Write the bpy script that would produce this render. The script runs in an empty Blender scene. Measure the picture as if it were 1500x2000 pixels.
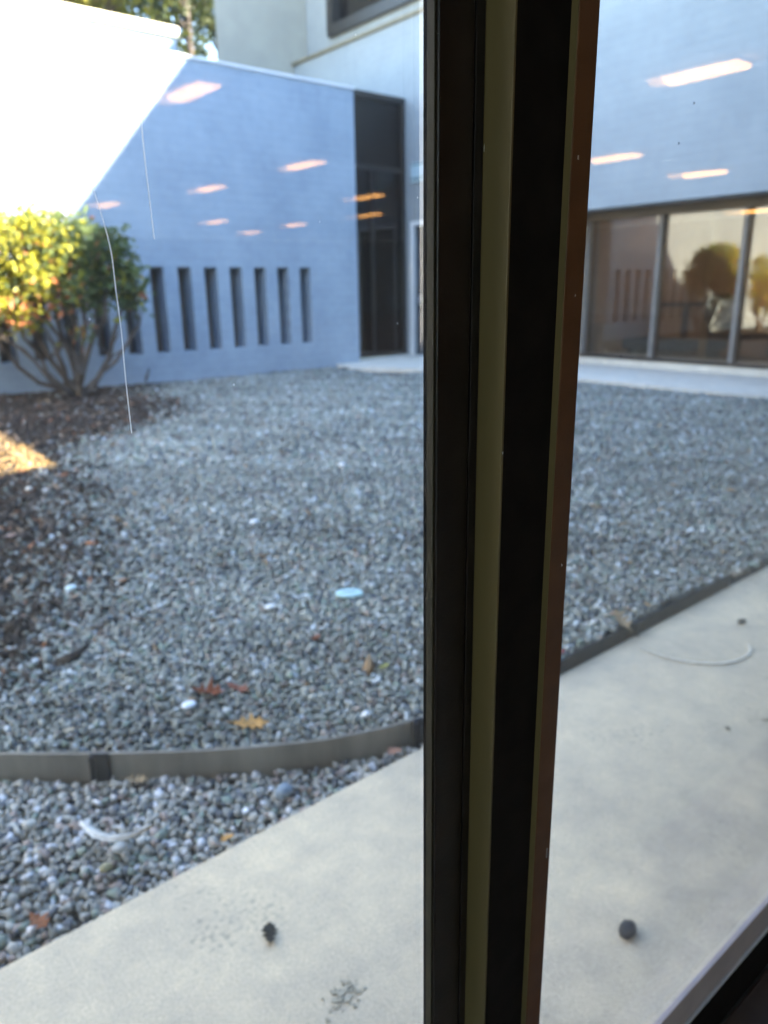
import bpy, bmesh, math, random
import numpy as np
from mathutils import Vector, Matrix
random.seed(7); rng = np.random.default_rng(7)
scene = bpy.context.scene
COL = scene.collection

# ------------------------------------------------------------------ camera
YAW, PITCH, ROLL = math.radians(39.304), math.radians(16.758), math.radians(-0.9205)
CAM = Vector((0, 0, 1.10))
fwd = Vector((math.sin(YAW)*math.cos(PITCH), math.cos(YAW)*math.cos(PITCH), -math.sin(PITCH)))
rgt = Vector((math.cos(YAW), -math.sin(YAW), 0)); upv = rgt.cross(fwd)
rgt2 = rgt*math.cos(ROLL) + upv*math.sin(ROLL); upv2 = upv*math.cos(ROLL) - rgt*math.sin(ROLL)
cd = bpy.data.cameras.new('camera'); cam = bpy.data.objects.new('camera', cd); COL.objects.link(cam)
cam.matrix_world = Matrix(((rgt2.x, upv2.x, -fwd.x, CAM.x), (rgt2.y, upv2.y, -fwd.y, CAM.y),
                           (rgt2.z, upv2.z, -fwd.z, CAM.z), (0, 0, 0, 1)))
cd.sensor_fit = 'VERTICAL'; cd.sensor_height = 36; cd.lens = 1447.1/2000*36
cd.clip_start = 0.02; cd.clip_end = 2000
cd.dof.use_dof = True; cd.dof.focus_distance = 0.40; cd.dof.aperture_fstop = 8.7
scene.camera = cam

# ------------------------------------------------------------------ sky, sun, exposure
SUN_FROM = Vector((0.867, -1.18, 1.0)).normalized()
elev = math.asin(SUN_FROM.z); azim = math.atan2(SUN_FROM.x, SUN_FROM.y)
world = bpy.data.worlds.new('World'); scene.world = world; world.use_nodes = True
wn = world.node_tree; wn.nodes.clear()
wo = wn.nodes.new('ShaderNodeOutputWorld'); bg = wn.nodes.new('ShaderNodeBackground'); sky = wn.nodes.new('ShaderNodeTexSky')
sky.sky_type = 'NISHITA'; sky.sun_disc = False; sky.sun_elevation = elev; sky.sun_rotation = azim
sky.air_density = 1.0; sky.dust_density = 0.1; sky.ozone_density = 1.5
bg.inputs['Strength'].default_value = 0.15
wn.links.new(sky.outputs[0], bg.inputs[0]); wn.links.new(bg.outputs[0], wo.inputs[0])
sd = bpy.data.lights.new('sun', 'SUN'); sun = bpy.data.objects.new('sun', sd); COL.objects.link(sun)
sd.energy = 4.5; sd.angle = math.radians(0.55); sd.color = (1.0, 0.90, 0.74)
sun.location = (20, -20, 30); sun.rotation_euler = SUN_FROM.to_track_quat('Z', 'Y').to_euler()

scene.view_settings.view_transform = 'Standard'; scene.view_settings.look = 'None'
scene.view_settings.gamma = 1.0; scene.view_settings.use_curve_mapping = False
scene.view_settings.exposure = 3.35
LAMP_STRENGTH = 1.0

cy = scene.cycles
scene.render.engine = 'CYCLES'
cy.use_denoising = True
try: cy.denoiser = 'OPENIMAGEDENOISE'
except Exception: pass
cy.max_bounces = 8; cy.diffuse_bounces = 4; cy.glossy_bounces = 5; cy.transmission_bounces = 6; cy.transparent_max_bounces = 24
cy.sample_clamp_indirect = 6.0; cy.caustics_reflective = False; cy.caustics_refractive = False
try: cy.use_light_tree = True
except Exception: pass

# ------------------------------------------------------------------ materials
def new_mat(name):
    m = bpy.data.materials.new(name); m.use_nodes = True
    nt = m.node_tree; nt.nodes.clear()
    out = nt.nodes.new('ShaderNodeOutputMaterial')
    return m, nt, out
def N(nt, t, **kw):
    n = nt.nodes.new(t)
    for k, v in kw.items():
        if k in n.inputs: n.inputs[k].default_value = v
        else: setattr(n, k, v)
    return n
def ramp(nt, fac, stops):
    r = nt.nodes.new('ShaderNodeValToRGB'); e = r.color_ramp.elements
    while len(e) < len(stops): e.new(0.5)
    for i, (p, c) in enumerate(stops):
        e[i].position = p; e[i].color = (c[0], c[1], c[2], 1)
    nt.links.new(fac, r.inputs[0]); return r.outputs[0]
def objvec(nt, scale=(1, 1, 1)):
    tc = nt.nodes.new('ShaderNodeNewGeometry'); mp = nt.nodes.new('ShaderNodeMapping')
    mp.inputs['Scale'].default_value = scale
    nt.links.new(tc.outputs['Position'], mp.inputs[0]); return mp.outputs[0]
def noise(nt, vec, scale, detail=4, rough=0.55):
    n = N(nt, 'ShaderNodeTexNoise'); n.inputs['Scale'].default_value = scale
    n.inputs['Detail'].default_value = detail; n.inputs['Roughness'].default_value = rough
    nt.links.new(vec, n.inputs['Vector']); return n.outputs['Fac']
def principled(nt, out, rough=0.6, metal=0.0, spec=0.5):
    p = nt.nodes.new('ShaderNodeBsdfPrincipled')
    p.inputs['Roughness'].default_value = rough; p.inputs['Metallic'].default_value = metal
    p.inputs['Specular IOR Level'].default_value = spec
    nt.links.new(p.outputs[0], out.inputs[0]); return p
def mat_noise(name, c1, c2, scale=6, rough=0.6, metal=0.0, spec=0.4, bump=0.0, bscale=60, stretch=(1, 1, 1), lo=0.35, hi=0.65, bdist=0.01):
    m, nt, out = new_mat(name); p = principled(nt, out, rough, metal, spec); v = objvec(nt, stretch)
    nt.links.new(ramp(nt, noise(nt, v, scale), [(lo, c1), (hi, c2)]), p.inputs['Base Color'])
    if bump:
        b = N(nt, 'ShaderNodeBump'); b.inputs['Strength'].default_value = bump; b.inputs['Distance'].default_value = bdist
        nt.links.new(noise(nt, v, bscale, 3), b.inputs['Height']); nt.links.new(b.outputs[0], p.inputs['Normal'])
    return m
def mat_painted_brick(name, axis, c1=(0.66, 0.67, 0.68), c2=(0.76, 0.76, 0.755)):
    """white paint over courses of brick; relief only"""
    m, nt, out = new_mat(name); p = principled(nt, out, 0.65, 0, 0.35)
    g = nt.nodes.new('ShaderNodeNewGeometry'); s = nt.nodes.new('ShaderNodeSeparateXYZ'); c = nt.nodes.new('ShaderNodeCombineXYZ')
    nt.links.new(g.outputs['Position'], s.inputs[0])
    nt.links.new(s.outputs[0 if axis == 'x' else 1], c.inputs[0]); nt.links.new(s.outputs[2], c.inputs[1])
    br = N(nt, 'ShaderNodeTexBrick'); br.inputs['Scale'].default_value = 1.0
    br.inputs['Brick Width'].default_value = 0.30; br.inputs['Row Height'].default_value = 0.10
    br.inputs['Mortar Size'].default_value = 0.008; br.inputs['Mortar Smooth'].default_value = 0.6
    br.inputs['Color1'].default_value = (1, 1, 1, 1); br.inputs['Color2'].default_value = (0.86, 0.86, 0.86, 1); br.inputs['Mortar'].default_value = (0, 0, 0, 1)
    nt.links.new(c.outputs[0], br.inputs['Vector'])
    v = objvec(nt)
    n1 = noise(nt, v, 1.3, 5); n2 = noise(nt, v, 9, 4)
    mix = N(nt, 'ShaderNodeMath', operation='ADD'); nt.links.new(n1, mix.inputs[0])
    m2 = N(nt, 'ShaderNodeMath', operation='MULTIPLY'); m2.inputs[1].default_value = 0.5; nt.links.new(n2, m2.inputs[0]); nt.links.new(m2.outputs[0], mix.inputs[1])
    base = ramp(nt, mix.outputs[0], [(0.55, c1), (0.9, c2)])
    mx = N(nt, 'ShaderNodeMix', data_type='RGBA', blend_type='MULTIPLY'); mx.inputs[0].default_value = 0.10
    nt.links.new(base, mx.inputs[6]); nt.links.new(br.outputs['Color'], mx.inputs[7])
    nt.links.new(mx.outputs[2], p.inputs['Base Color'])
    b = N(nt, 'ShaderNodeBump'); b.inputs['Strength'].default_value = 0.35; b.inputs['Distance'].default_value = 0.01
    ad = N(nt, 'ShaderNodeMath', operation='ADD'); nt.links.new(br.outputs['Color'], ad.inputs[0]); nt.links.new(n2, ad.inputs[1])
    nt.links.new(ad.outputs[0], b.inputs['Height']); nt.links.new(b.outputs[0], p.inputs['Normal'])
    return m
def mat_glass(name, f0=0.045, tint=(1, 1, 1), gtint=(1, 1, 1), wave=0.0, wscale=2.0, gain=1.0, rough=0.0, dust=0.0):
    """window pane: clear pass-through plus mirror by the angle (Schlick), no bending"""
    m, nt, out = new_mat(name)
    g = nt.nodes.new('ShaderNodeNewGeometry')
    d = N(nt, 'ShaderNodeVectorMath', operation='DOT_PRODUCT'); nt.links.new(g.outputs['Incoming'], d.inputs[0]); nt.links.new(g.outputs['Normal'], d.inputs[1])
    a = N(nt, 'ShaderNodeMath', operation='ABSOLUTE'); nt.links.new(d.outputs['Value'], a.inputs[0])
    s = N(nt, 'ShaderNodeMath', operation='SUBTRACT'); s.inputs[0].default_value = 1; nt.links.new(a.outputs[0], s.inputs[1])
    pw = N(nt, 'ShaderNodeMath', operation='POWER'); pw.inputs[1].default_value = 5; nt.links.new(s.outputs[0], pw.inputs[0])
    ml = N(nt, 'ShaderNodeMath', operation='MULTIPLY_ADD'); ml.inputs[1].default_value = (1-f0)*gain; ml.inputs[2].default_value = f0*gain
    nt.links.new(pw.outputs[0], ml.inputs[0])
    tr = N(nt, 'ShaderNodeBsdfTransparent'); tr.inputs[0].default_value = (*tint, 1)
    gl = N(nt, 'ShaderNodeBsdfGlossy'); gl.inputs['Roughness'].default_value = rough; gl.inputs['Color'].default_value = (*gtint, 1)
    if wave:
        b = N(nt, 'ShaderNodeBump'); b.inputs['Strength'].default_value = 1.0; b.inputs['Distance'].default_value = wave
        nt.links.new(noise(nt, objvec(nt), wscale, 1), b.inputs['Height']); nt.links.new(b.outputs[0], gl.inputs['Normal'])
    mx = nt.nodes.new('ShaderNodeMixShader')
    nt.links.new(ml.outputs[0], mx.inputs[0]); nt.links.new(tr.outputs[0], mx.inputs[1]); nt.links.new(gl.outputs[0], mx.inputs[2])
    last = mx.outputs[0]
    if dust:
        t = nt.nodes.new('ShaderNodeBsdfTranslucent'); t.inputs[0].default_value = (.9, .9, .88, 1)
        r = ramp(nt, noise(nt, objvec(nt, (1, 1, .35)), 7, 5, 0.6), [(0.3, (dust*.5,)*3), (0.75, (dust*1.6,)*3)])
        m2 = nt.nodes.new('ShaderNodeMixShader'); nt.links.new(r, m2.inputs[0]); nt.links.new(last, m2.inputs[1]); nt.links.new(t.outputs[0], m2.inputs[2]); last = m2.outputs[0]
    nt.links.new(last, out.inputs[0]); return m
def mat_attr(name, rough=0.7, spec=0.3, translucent=0.0, scale=0):
    m, nt, out = new_mat(name)
    at = N(nt, 'ShaderNodeAttribute'); at.attribute_name = 'tint'
    colout = at.outputs['Color']
    if scale:
        r = ramp(nt, noise(nt, objvec(nt), scale, 3), [(0.3, (0.7, 0.7, 0.7)), (0.7, (1.2, 1.2, 1.2))])
        mm = N(nt, 'ShaderNodeMix', data_type='RGBA', blend_type='MULTIPLY'); mm.inputs[0].default_value = 1
        nt.links.new(colout, mm.inputs[6]); nt.links.new(r, mm.inputs[7]); colout = mm.outputs[2]
    p = principled(nt, out, rough, 0, spec); nt.links.new(colout, p.inputs['Base Color'])
    if translucent:
        t = nt.nodes.new('ShaderNodeBsdfTranslucent'); nt.links.new(colout, t.inputs[0])
        mx = nt.nodes.new('ShaderNodeMixShader'); mx.inputs[0].default_value = translucent
        nt.links.new(p.outputs[0], mx.inputs[1]); nt.links.new(t.outputs[0], mx.inputs[2]); nt.links.new(mx.outputs[0], out.inputs[0])
    return m
def mat_emit(name, col, strength):
    m, nt, out = new_mat(name); e = N(nt, 'ShaderNodeEmission')
    e.inputs[0].default_value = (*col, 1); e.inputs[1].default_value = strength
    nt.links.new(e.outputs[0], out.inputs[0]); return m
def mat_concrete(name, c1, c2, dark, speck=0.62):
    m, nt, out = new_mat(name); p = principled(nt, out, 0.85, 0, 0.25); v = objvec(nt)
    def mul(a, b, f=1.0, mode='MULTIPLY'):
        x = N(nt, 'ShaderNodeMix', data_type='RGBA', blend_type=mode)
        if isinstance(f, float): x.inputs[0].default_value = f
        else: nt.links.new(f, x.inputs[0])
        nt.links.new(a, x.inputs[6])
        if isinstance(b, tuple): x.inputs[7].default_value = (*b, 1)
        else: nt.links.new(b, x.inputs[7])
        return x.outputs[2]
    c = ramp(nt, noise(nt, v, 2.2, 7, 0.62), [(0.34, c1), (0.66, c2)])
    c = mul(c, ramp(nt, noise(nt, v, 11, 6, 0.7), [(0.3, (0.80, 0.81, 0.84)), (0.68, (1.10, 1.08, 1.04))]))
    c = mul(c, ramp(nt, noise(nt, v, 190, 3, 0.8), [(0.3, (0.74, 0.74, 0.74)), (0.7, (1.16, 1.16, 1.16))]))
    # scattered small stains, denser where a broad mask says so
    st = N(nt, 'ShaderNodeMath', operation='MULTIPLY'); nt.links.new(noise(nt, v, 3.1, 3), st.inputs[0]); nt.links.new(noise(nt, v, 95, 3, 0.6), st.inputs[1])
    c = mul(c, dark, ramp(nt, st.outputs[0], [(0.33, (0, 0, 0)), (0.42, (.6, .6, .6))]), 'MIX')
    nt.links.new(c, p.inputs['Base Color'])
    b = N(nt, 'ShaderNodeBump'); b.inputs['Strength'].default_value = 0.4; b.inputs['Distance'].default_value = 0.004
    nt.links.new(noise(nt, v, 130, 4, 0.7), b.inputs['Height']); nt.links.new(b.outputs[0], p.inputs['Normal'])
    return m

M = {}
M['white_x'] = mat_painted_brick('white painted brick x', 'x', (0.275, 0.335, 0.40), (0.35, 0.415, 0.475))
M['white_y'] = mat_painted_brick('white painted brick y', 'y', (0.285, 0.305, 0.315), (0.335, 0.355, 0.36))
M['stucco'] = mat_noise('pale stucco', (0.36, 0.33, 0.27), (0.40, 0.37, 0.30), 3, 0.8, bump=0.15, bscale=50)
M['coping'] = mat_noise('brown metal coping', (0.16, 0.13, 0.08), (0.22, 0.18, 0.11), 8, 0.5, spec=0.4)
M['cream_coping'] = mat_noise('cream coping', (0.70, 0.62, 0.42), (0.76, 0.68, 0.48), 8, 0.55)
M['bronze'] = mat_noise('dark bronze frame', (0.020, 0.017, 0.015), (0.030, 0.025, 0.020), 14, 0.4, spec=0.5)
M['bronze_warm'] = mat_noise('bronze header', (0.17, 0.125, 0.075), (0.22, 0.16, 0.095), 5, 0.5, spec=0.4)
M['post'] = mat_noise('grey bronze post', (0.17, 0.155, 0.14), (0.22, 0.20, 0.18), 12, 0.4, spec=0.5)
M['mull_dark'] = mat_noise('mullion dark', (0.009, 0.0062, 0.0058), (0.020, 0.0135, 0.012), 40, 0.38, spec=0.35, bump=0.12, bscale=500, bdist=0.001)
M['mull_front_lit'] = mat_noise('mullion front lamplight painted brown', (0.095, 0.038, 0.016), (0.125, 0.050, 0.021), 30, 0.42, spec=0.4, bump=0.15, bscale=420, stretch=(1, 1, 1.6), bdist=0.001)  # warm lamplight on the front face put into its brown
M['mull_side_lit'] = mat_noise('mullion side light painted olive', (0.105, 0.078, 0.031), (0.150, 0.110, 0.045), 20, 0.42, metal=0.1, spec=0.5, stretch=(1, 1, 0.1))  # light caught by the side faces, painted in as olive
M['bead_dark'] = mat_noise('dark olive bead', (0.024, 0.020, 0.012), (0.034, 0.029, 0.018), 30, 0.7, spec=0.2, stretch=(1, 1, .1))
M['rubber'] = mat_noise('black gasket', (0.0065, 0.005, 0.0045), (0.012, 0.0085, 0.0075), 60, 0.8, spec=0.15)
M['mauve'] = mat_noise('mauve grey rail', (0.46, 0.375, 0.36), (0.54, 0.445, 0.42), 20, 0.5, spec=0.4)
M['silver'] = mat_noise('bare aluminium bead', (0.42, 0.43, 0.48), (0.55, 0.56, 0.60), 50, 0.32, metal=0.8)
M['bead'] = mat_noise('pale bead', (0.78, 0.78, 0.86), (0.86, 0.86, 0.92), 50, 0.3, spec=0.6)  # reflected light on the metal bead put into a pale colour
M['sill'] = mat_noise('brown sill board', (0.13, 0.092, 0.080), (0.17, 0.122, 0.108), 12, 0.45)
M['glass_in'] = mat_glass('inner window glass', 0.045, (0.985, 0.99, 0.985), wave=0.0006, wscale=5)
M['glass_in_flat'] = mat_glass('inner window glass right', 0.045, (0.985, 0.99, 0.985), wave=0.00012, wscale=4)
M['glass_out'] = mat_glass('outer window glass', 0.045, (0.985, 0.99, 0.985), wave=0.0004, wscale=4, gain=0.40, dust=0.005)
M['glass_dark'] = mat_glass('bronze tinted glass', 0.05, (0.10, 0.085, 0.075), gain=1.0)
M['glass_front'] = mat_glass('storefront glass', 0.07, (0.66, 0.57, 0.48), (1.0, 0.92, 0.76), gain=2.3)
M['glass_up'] = mat_glass('upper window glass', 0.07, (0.35, 0.28, 0.18), gain=1.2)
M['dark_back'] = mat_noise('dark room', (0.02, 0.019, 0.018), (0.03, 0.028, 0.026), 2, 0.8)
M['slotback'] = mat_noise('dark slot glass', (0.065, 0.054, 0.043), (0.095, 0.080, 0.064), 4, 0.35, spec=0.6)
M['door'] = mat_noise('dark blue door', (0.020, 0.022, 0.03), (0.026, 0.028, 0.037), 6, 0.45)
M['white_paint'] = mat_noise('white paint', (0.72, 0.72, 0.72), (0.78, 0.78, 0.78), 5, 0.5)
M['concrete'] = mat_concrete('concrete walk', (0.64, 0.525, 0.375), (0.83, 0.665, 0.45), (0.26, 0.235, 0.18))
M['concrete_far'] = mat_concrete('far concrete walk', (0.72, 0.65, 0.54), (0.80, 0.73, 0.62), (0.48, 0.44, 0.36), 0.8)
M['soil'] = mat_noise('dark soil', (0.030, 0.025, 0.022), (0.060, 0.050, 0.042), 8, 0.95, bump=0.6, bscale=60, bdist=0.02)
M['stone'] = mat_attr('gravel stone', 0.6, 0.35)
M['chip'] = mat_attr('mulch chip', 0.85, 0.2)
M['leaf'] = mat_attr('leaf', 0.5, 0.35, translucent=0.35)
M['dry_leaf'] = mat_attr('dry leaf', 0.7, 0.2, translucent=0.2, scale=80)
M['bark'] = mat_noise('bark', (0.075, 0.058, 0.045), (0.15, 0.12, 0.095), 14, 0.9, bump=0.5, bscale=40, stretch=(1, 1, 0.3))
M['pinebark'] = mat_noise('pine bark', (0.06, 0.045, 0.035), (0.12, 0.09, 0.07), 5, 0.9, bump=0.5, bscale=12, stretch=(1, 1, 0.3))
M['steel_edge'] = mat_noise('weathered steel edging', (0.17, 0.148, 0.118), (0.29, 0.258, 0.21), 9, 0.55, metal=0.2, spec=0.4, stretch=(1, 1, 0.3))
M['black_edge'] = mat_noise('black edging', (0.012, 0.011, 0.012), (0.022, 0.020, 0.020), 30, 0.6)
M['roof'] = mat_noise('pale roof gravel', (0.40, 0.37, 0.32), (0.50, 0.46, 0.40), 20, 0.9)
M['carpet'] = mat_noise('room carpet', (0.30, 0.235, 0.155), (0.36, 0.285, 0.19), 40, 0.95)
M['room_wall'] = mat_noise('room wall', (0.42, 0.38, 0.31), (0.46, 0.42, 0.34), 3, 0.8)
M['ceiling'] = mat_noise('ceiling tile', (0.62, 0.60, 0.55), (0.68, 0.66, 0.60), 12, 0.9)
M['lamp'] = mat_emit('warm lamp lens', (1.0, 0.46, 0.11), LAMP_STRENGTH)
M['added_front_light'] = mat_emit('added storefront light', (1.0, 0.80, 0.60), 1.6)
M['lamp_body'] = mat_noise('lamp body', (0.65, 0.64, 0.60), (0.7, 0.69, 0.65), 5, 0.5)
m_, nt_, o_ = new_mat('cobweb silk')
_d = N(nt_, 'ShaderNodeBsdfDiffuse'); _d.inputs[0].default_value = (.95, .95, .95, 1); _t = N(nt_, 'ShaderNodeBsdfTranslucent'); _t.inputs[0].default_value = (.97, .97, .97, 1)
_m = nt_.nodes.new('ShaderNodeMixShader'); _m.inputs[0].default_value = .75; nt_.links.new(_d.outputs[0], _m.inputs[1]); nt_.links.new(_t.outputs[0], _m.inputs[2]); nt_.links.new(_m.outputs[0], o_.inputs[0])
M['web'] = m_
M['blue'] = mat_noise('blue upholstery', (0.02, 0.06, 0.16), (0.03, 0.08, 0.20), 30, 0.8)
M['dark_wood'] = mat_noise('dark furniture', (0.018, 0.016, 0.018), (0.03, 0.027, 0.028), 9, 0.5)
M['cream'] = mat_noise('cream panel', (0.50, 0.45, 0.30), (0.56, 0.50, 0.35), 9, 0.6)
M['beige'] = mat_noise('beige inner wall', (0.58, 0.48, 0.36), (0.64, 0.53, 0.40), 2, 0.8)
M['sign'] = mat_noise('pale blue sign', (0.42, 0.55, 0.60), (0.46, 0.59, 0.64), 6, 0.5)
M['ink'] = mat_noise('dark green lettering', (0.05, 0.10, 0.10), (0.07, 0.13, 0.13), 6, 0.6)

# ------------------------------------------------------------------ mesh helpers
def wloc(o):
    v = Vector((0, 0, 0))
    while o is not None: v += o.location; o = o.parent
    return v
def tag(o, label=None, cat=None, group=None, kind=None):
    if label: o['label'] = label
    if cat: o['category'] = cat
    if group: o['group'] = group
    if kind: o['kind'] = kind
    return o
def obj(name, verts, faces, mat, parent=None, origin=None, smooth=False, tint=None):
    """one mesh object; verts in world coordinates"""
    verts = np.asarray(verts, float).reshape(-1, 3)
    if origin is None:
        origin = wloc(parent) if parent is not None else Vector(((verts[:, 0].min()+verts[:, 0].max())/2, (verts[:, 1].min()+verts[:, 1].max())/2, verts[:, 2].min()))
    origin = Vector(origin)
    me = bpy.data.meshes.new(name)
    if isinstance(faces, np.ndarray):
        k = faces.shape[1]; nf = len(faces)
        loc = (verts - np.array(origin)).astype(np.float32)
        me.vertices.add(len(loc)); me.vertices.foreach_set('co', loc.ravel())
        me.loops.add(nf*k); me.loops.foreach_set('vertex_index', faces.astype(np.int32).ravel())
        me.polygons.add(nf); me.polygons.foreach_set('loop_start', np.arange(0, nf*k, k, dtype=np.int32))
        me.update(calc_edges=True); me.validate()
    else:
        me.from_pydata([tuple(v - np.array(origin)) for v in verts], [], faces); me.update()
    if tint is not None:
        a = me.attributes.new('tint', 'FLOAT_COLOR', 'POINT')
        t = np.ones((len(verts), 4), np.float32); t[:, :3] = tint; a.data.foreach_set('color', t.ravel())
    me.materials.append(mat)
    if smooth: me.polygons.foreach_set('use_smooth', [True]*len(me.polygons))
    o = bpy.data.objects.new(name, me); COL.objects.link(o)
    if parent is not None:
        o.parent = parent; o.location = origin - wloc(parent)
    else: o.location = origin
    return o
def empty(name, loc, label, cat, group=None):
    o = bpy.data.objects.new(name, None); COL.objects.link(o); o.location = loc; o.empty_display_size = 0.1
    return tag(o, label, cat, group)
class MB:
    def __init__(s): s.v = []; s.f = []
    def add(s, verts, faces):
        k = len(s.v); s.v += [tuple(p) for p in verts]; s.f += [tuple(i+k for i in f) for f in faces]; return s
    def box(s, x0, x1, y0, y1, z0, z1, bevel=0.0):
        if bevel:
            bm = bmesh.new(); bmesh.ops.create_cube(bm, size=1)
            for v in bm.verts: v.co = Vector((x0+(v.co.x+.5)*(x1-x0), y0+(v.co.y+.5)*(y1-y0), z0+(v.co.z+.5)*(z1-z0)))
            bmesh.ops.bevel(bm, geom=list(bm.edges), offset=bevel, segments=2, affect='EDGES', profile=0.5)
            bm.verts.index_update(); s.add([v.co[:] for v in bm.verts], [[v.index for v in f.verts] for f in bm.faces]); bm.free(); return s
        vs = [(x, y, z) for x in (x0, x1) for y in (y0, y1) for z in (z0, z1)]
        return s.add(vs, [(0, 1, 3, 2), (4, 6, 7, 5), (0, 4, 5, 1), (2, 3, 7, 6), (0, 2, 6, 4), (1, 5, 7, 3)])
    def prism(s, poly, z0, z1):
        n = len(poly); vs = [(x, y, z0) for x, y in poly]+[(x, y, z1) for x, y in poly]
        return s.add(vs, [tuple(range(n))[::-1], tuple(range(n, 2*n))]+[(i, (i+1) % n, n+(i+1) % n, n+i) for i in range(n)])
    def tube(s, pts, radii, n=7):
        pts = [Vector(p) for p in pts]; rings = []
        for i, p in enumerate(pts):
            d = (pts[min(i+1, len(pts)-1)]-pts[max(i-1, 0)]).normalized()
            a = d.orthogonal().normalized() if abs(d.z) > .99 else d.cross(Vector((0, 0, 1))).normalized()
            b = d.cross(a); r = radii[i] if hasattr(radii, '__len__') else radii
            rings.append([p+(a*math.cos(2*math.pi*k/n)+b*math.sin(2*math.pi*k/n))*r for k in range(n)])
        vs = [v for r in rings for v in r]; fs = []
        for i in range(len(pts)-1):
            for k in range(n): fs.append((i*n+k, i*n+(k+1) % n, (i+1)*n+(k+1) % n, (i+1)*n+k))
        fs += [tuple(range(n))[::-1], tuple(range((len(pts)-1)*n, len(pts)*n))]
        return s.add(vs, fs)
    def build(s, name, mat, parent=None, smooth=False, origin=None, tint=None):
        return obj(name, s.v, s.f, mat, parent, origin, smooth, tint)
def holed(u0, u1, z0, z1, holes, w0, w1, P):
    """wall slab with rectangular through-holes; P(u, w, z) -> point"""
    us = sorted({u0, u1, *[h[0] for h in holes], *[h[1] for h in holes]}); zs = sorted({z0, z1, *[h[2] for h in holes], *[h[3] for h in holes]})
    inh = lambda u, z: any(h[0] < u < h[1] and h[2] < z < h[3] for h in holes)
    nu, nz = len(us)-1, len(zs)-1
    solid = [[not inh((us[i]+us[i+1])/2, (zs[j]+zs[j+1])/2) for j in range(nz)] for i in range(nu)]
    mb = MB()
    def q(*p): mb.add(p, [(0, 1, 2, 3)])
    for i in range(nu):
        for j in range(nz):
            if not solid[i][j]: continue
            a, b, c, d = us[i], us[i+1], zs[j], zs[j+1]
            q(P(a, w0, c), P(b, w0, c), P(b, w0, d), P(a, w0, d)); q(P(a, w1, c), P(a, w1, d), P(b, w1, d), P(b, w1, c))
            if i == 0 or not solid[i-1][j]: q(P(a, w0, c), P(a, w0, d), P(a, w1, d), P(a, w1, c))
            if i == nu-1 or not solid[i+1][j]: q(P(b, w0, c), P(b, w1, c), P(b, w1, d), P(b, w0, d))
            if j == 0 or not solid[i][j-1]: q(P(a, w0, c), P(a, w1, c), P(b, w1, c), P(b, w0, c))
            if j == nz-1 or not solid[i][j+1]: q(P(a, w0, d), P(b, w0, d), P(b, w1, d), P(a, w1, d))
    return mb
PX = lambda u, w, z: (u, w, z)      # wall running along x
PY = lambda u, w, z: (w, u, z)      # wall running along y

# ------------------------------------------------------------------ ground
EDGE = [(-1.6, 3.35), (-1.0, 2.86), (-0.5, 2.43), (0.0, 2.00), (0.255, 1.786), (0.443, 1.624), (0.636, 1.474), (0.842, 1.342), (0.960, 1.288), (1.085, 1.247), (1.20, 1.225), (1.32, 1.214)]
ex = np.array([p[0] for p in EDGE]+[1.6, 2.67, 2.71, 9]); ey = np.array([p[1] for p in EDGE]+[1.205, 1.205, 1.182, 1.182])
BED = np.array([(-0.2, 1.9), (0.42, 2.15), (0.72, 2.55), (0.92, 2.96), (1.32, 3.96), (1.46, 4.83), (1.77, 5.69), (2.5, 6.2), (3.16, 6.75), (3.45, 7.5), (3.5, 8.36), (3.7, 8.8), (3.85, 9.2)])
def edge_y(x): return np.interp(x, ex, ey)
def g_height(x, y):
    d = y-edge_y(x)
    inbed = 0.042*np.exp(-np.maximum(d, 0)/1.6)-0.012
    rip = 0.006*np.sin(x*5.1+y*2.2)*np.sin(y*4.3-x*1.7)
    return np.where(d > 0, inbed+rip, -0.030)
def mulch_side(x, y):
    """positive inside the mulch bed"""
    bx = np.interp(y, BED[:, 1], BED[:, 0])
    v = bx-x
    v = np.where(y < 1.9, -1, v)
    return v
o = MB().add([(-400, -400, -0.30), (400, -400, -0.30), (400, 400, -0.30), (-400, 400, -0.30)], [(0, 1, 2, 3)]).build('ground', M['soil']); tag(o, kind='structure')
nx, ny = 150, 110
gx = np.linspace(-7, 8.45, nx); gy = np.linspace(1.195, 9.145, ny)
X, Y = np.meshgrid(gx, gy, indexing='ij'); Z = np.where(Y-edge_y(X) < .16, -.048, g_height(X, Y)-0.016)
Z += 0.03*np.clip(mulch_side(X, Y)/0.8, 0, 1)
idx = np.arange(nx*ny).reshape(nx, ny)
F = np.stack([idx[:-1, :-1], idx[1:, :-1], idx[1:, 1:], idx[:-1, 1:]], -1).reshape(-1, 4)
tag(obj('soil_bed', np.stack([X, Y, Z], -1).reshape(-1, 3), F, M['soil'], smooth=True), kind='structure')
tag(MB().box(-9, 8.45, 0.335, 1.19, -0.25, 0.0, bevel=0.006).build('concrete_walk', M['concrete']), kind='structure')
wk = MB().prism([(8.49, 9.74), (6.62, 9.14), (6.50, 8.62), (7.02, 7.68), (7.52, 7.5), (7.52, 1.2), (8.45, 1.2), (8.45, .36), (9.13, .36), (9.13, 6.74), (8.49, 6.76)], -0.2, 0.03)
tag(wk.build('covered_walk', M['concrete_far']), kind='structure')

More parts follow.
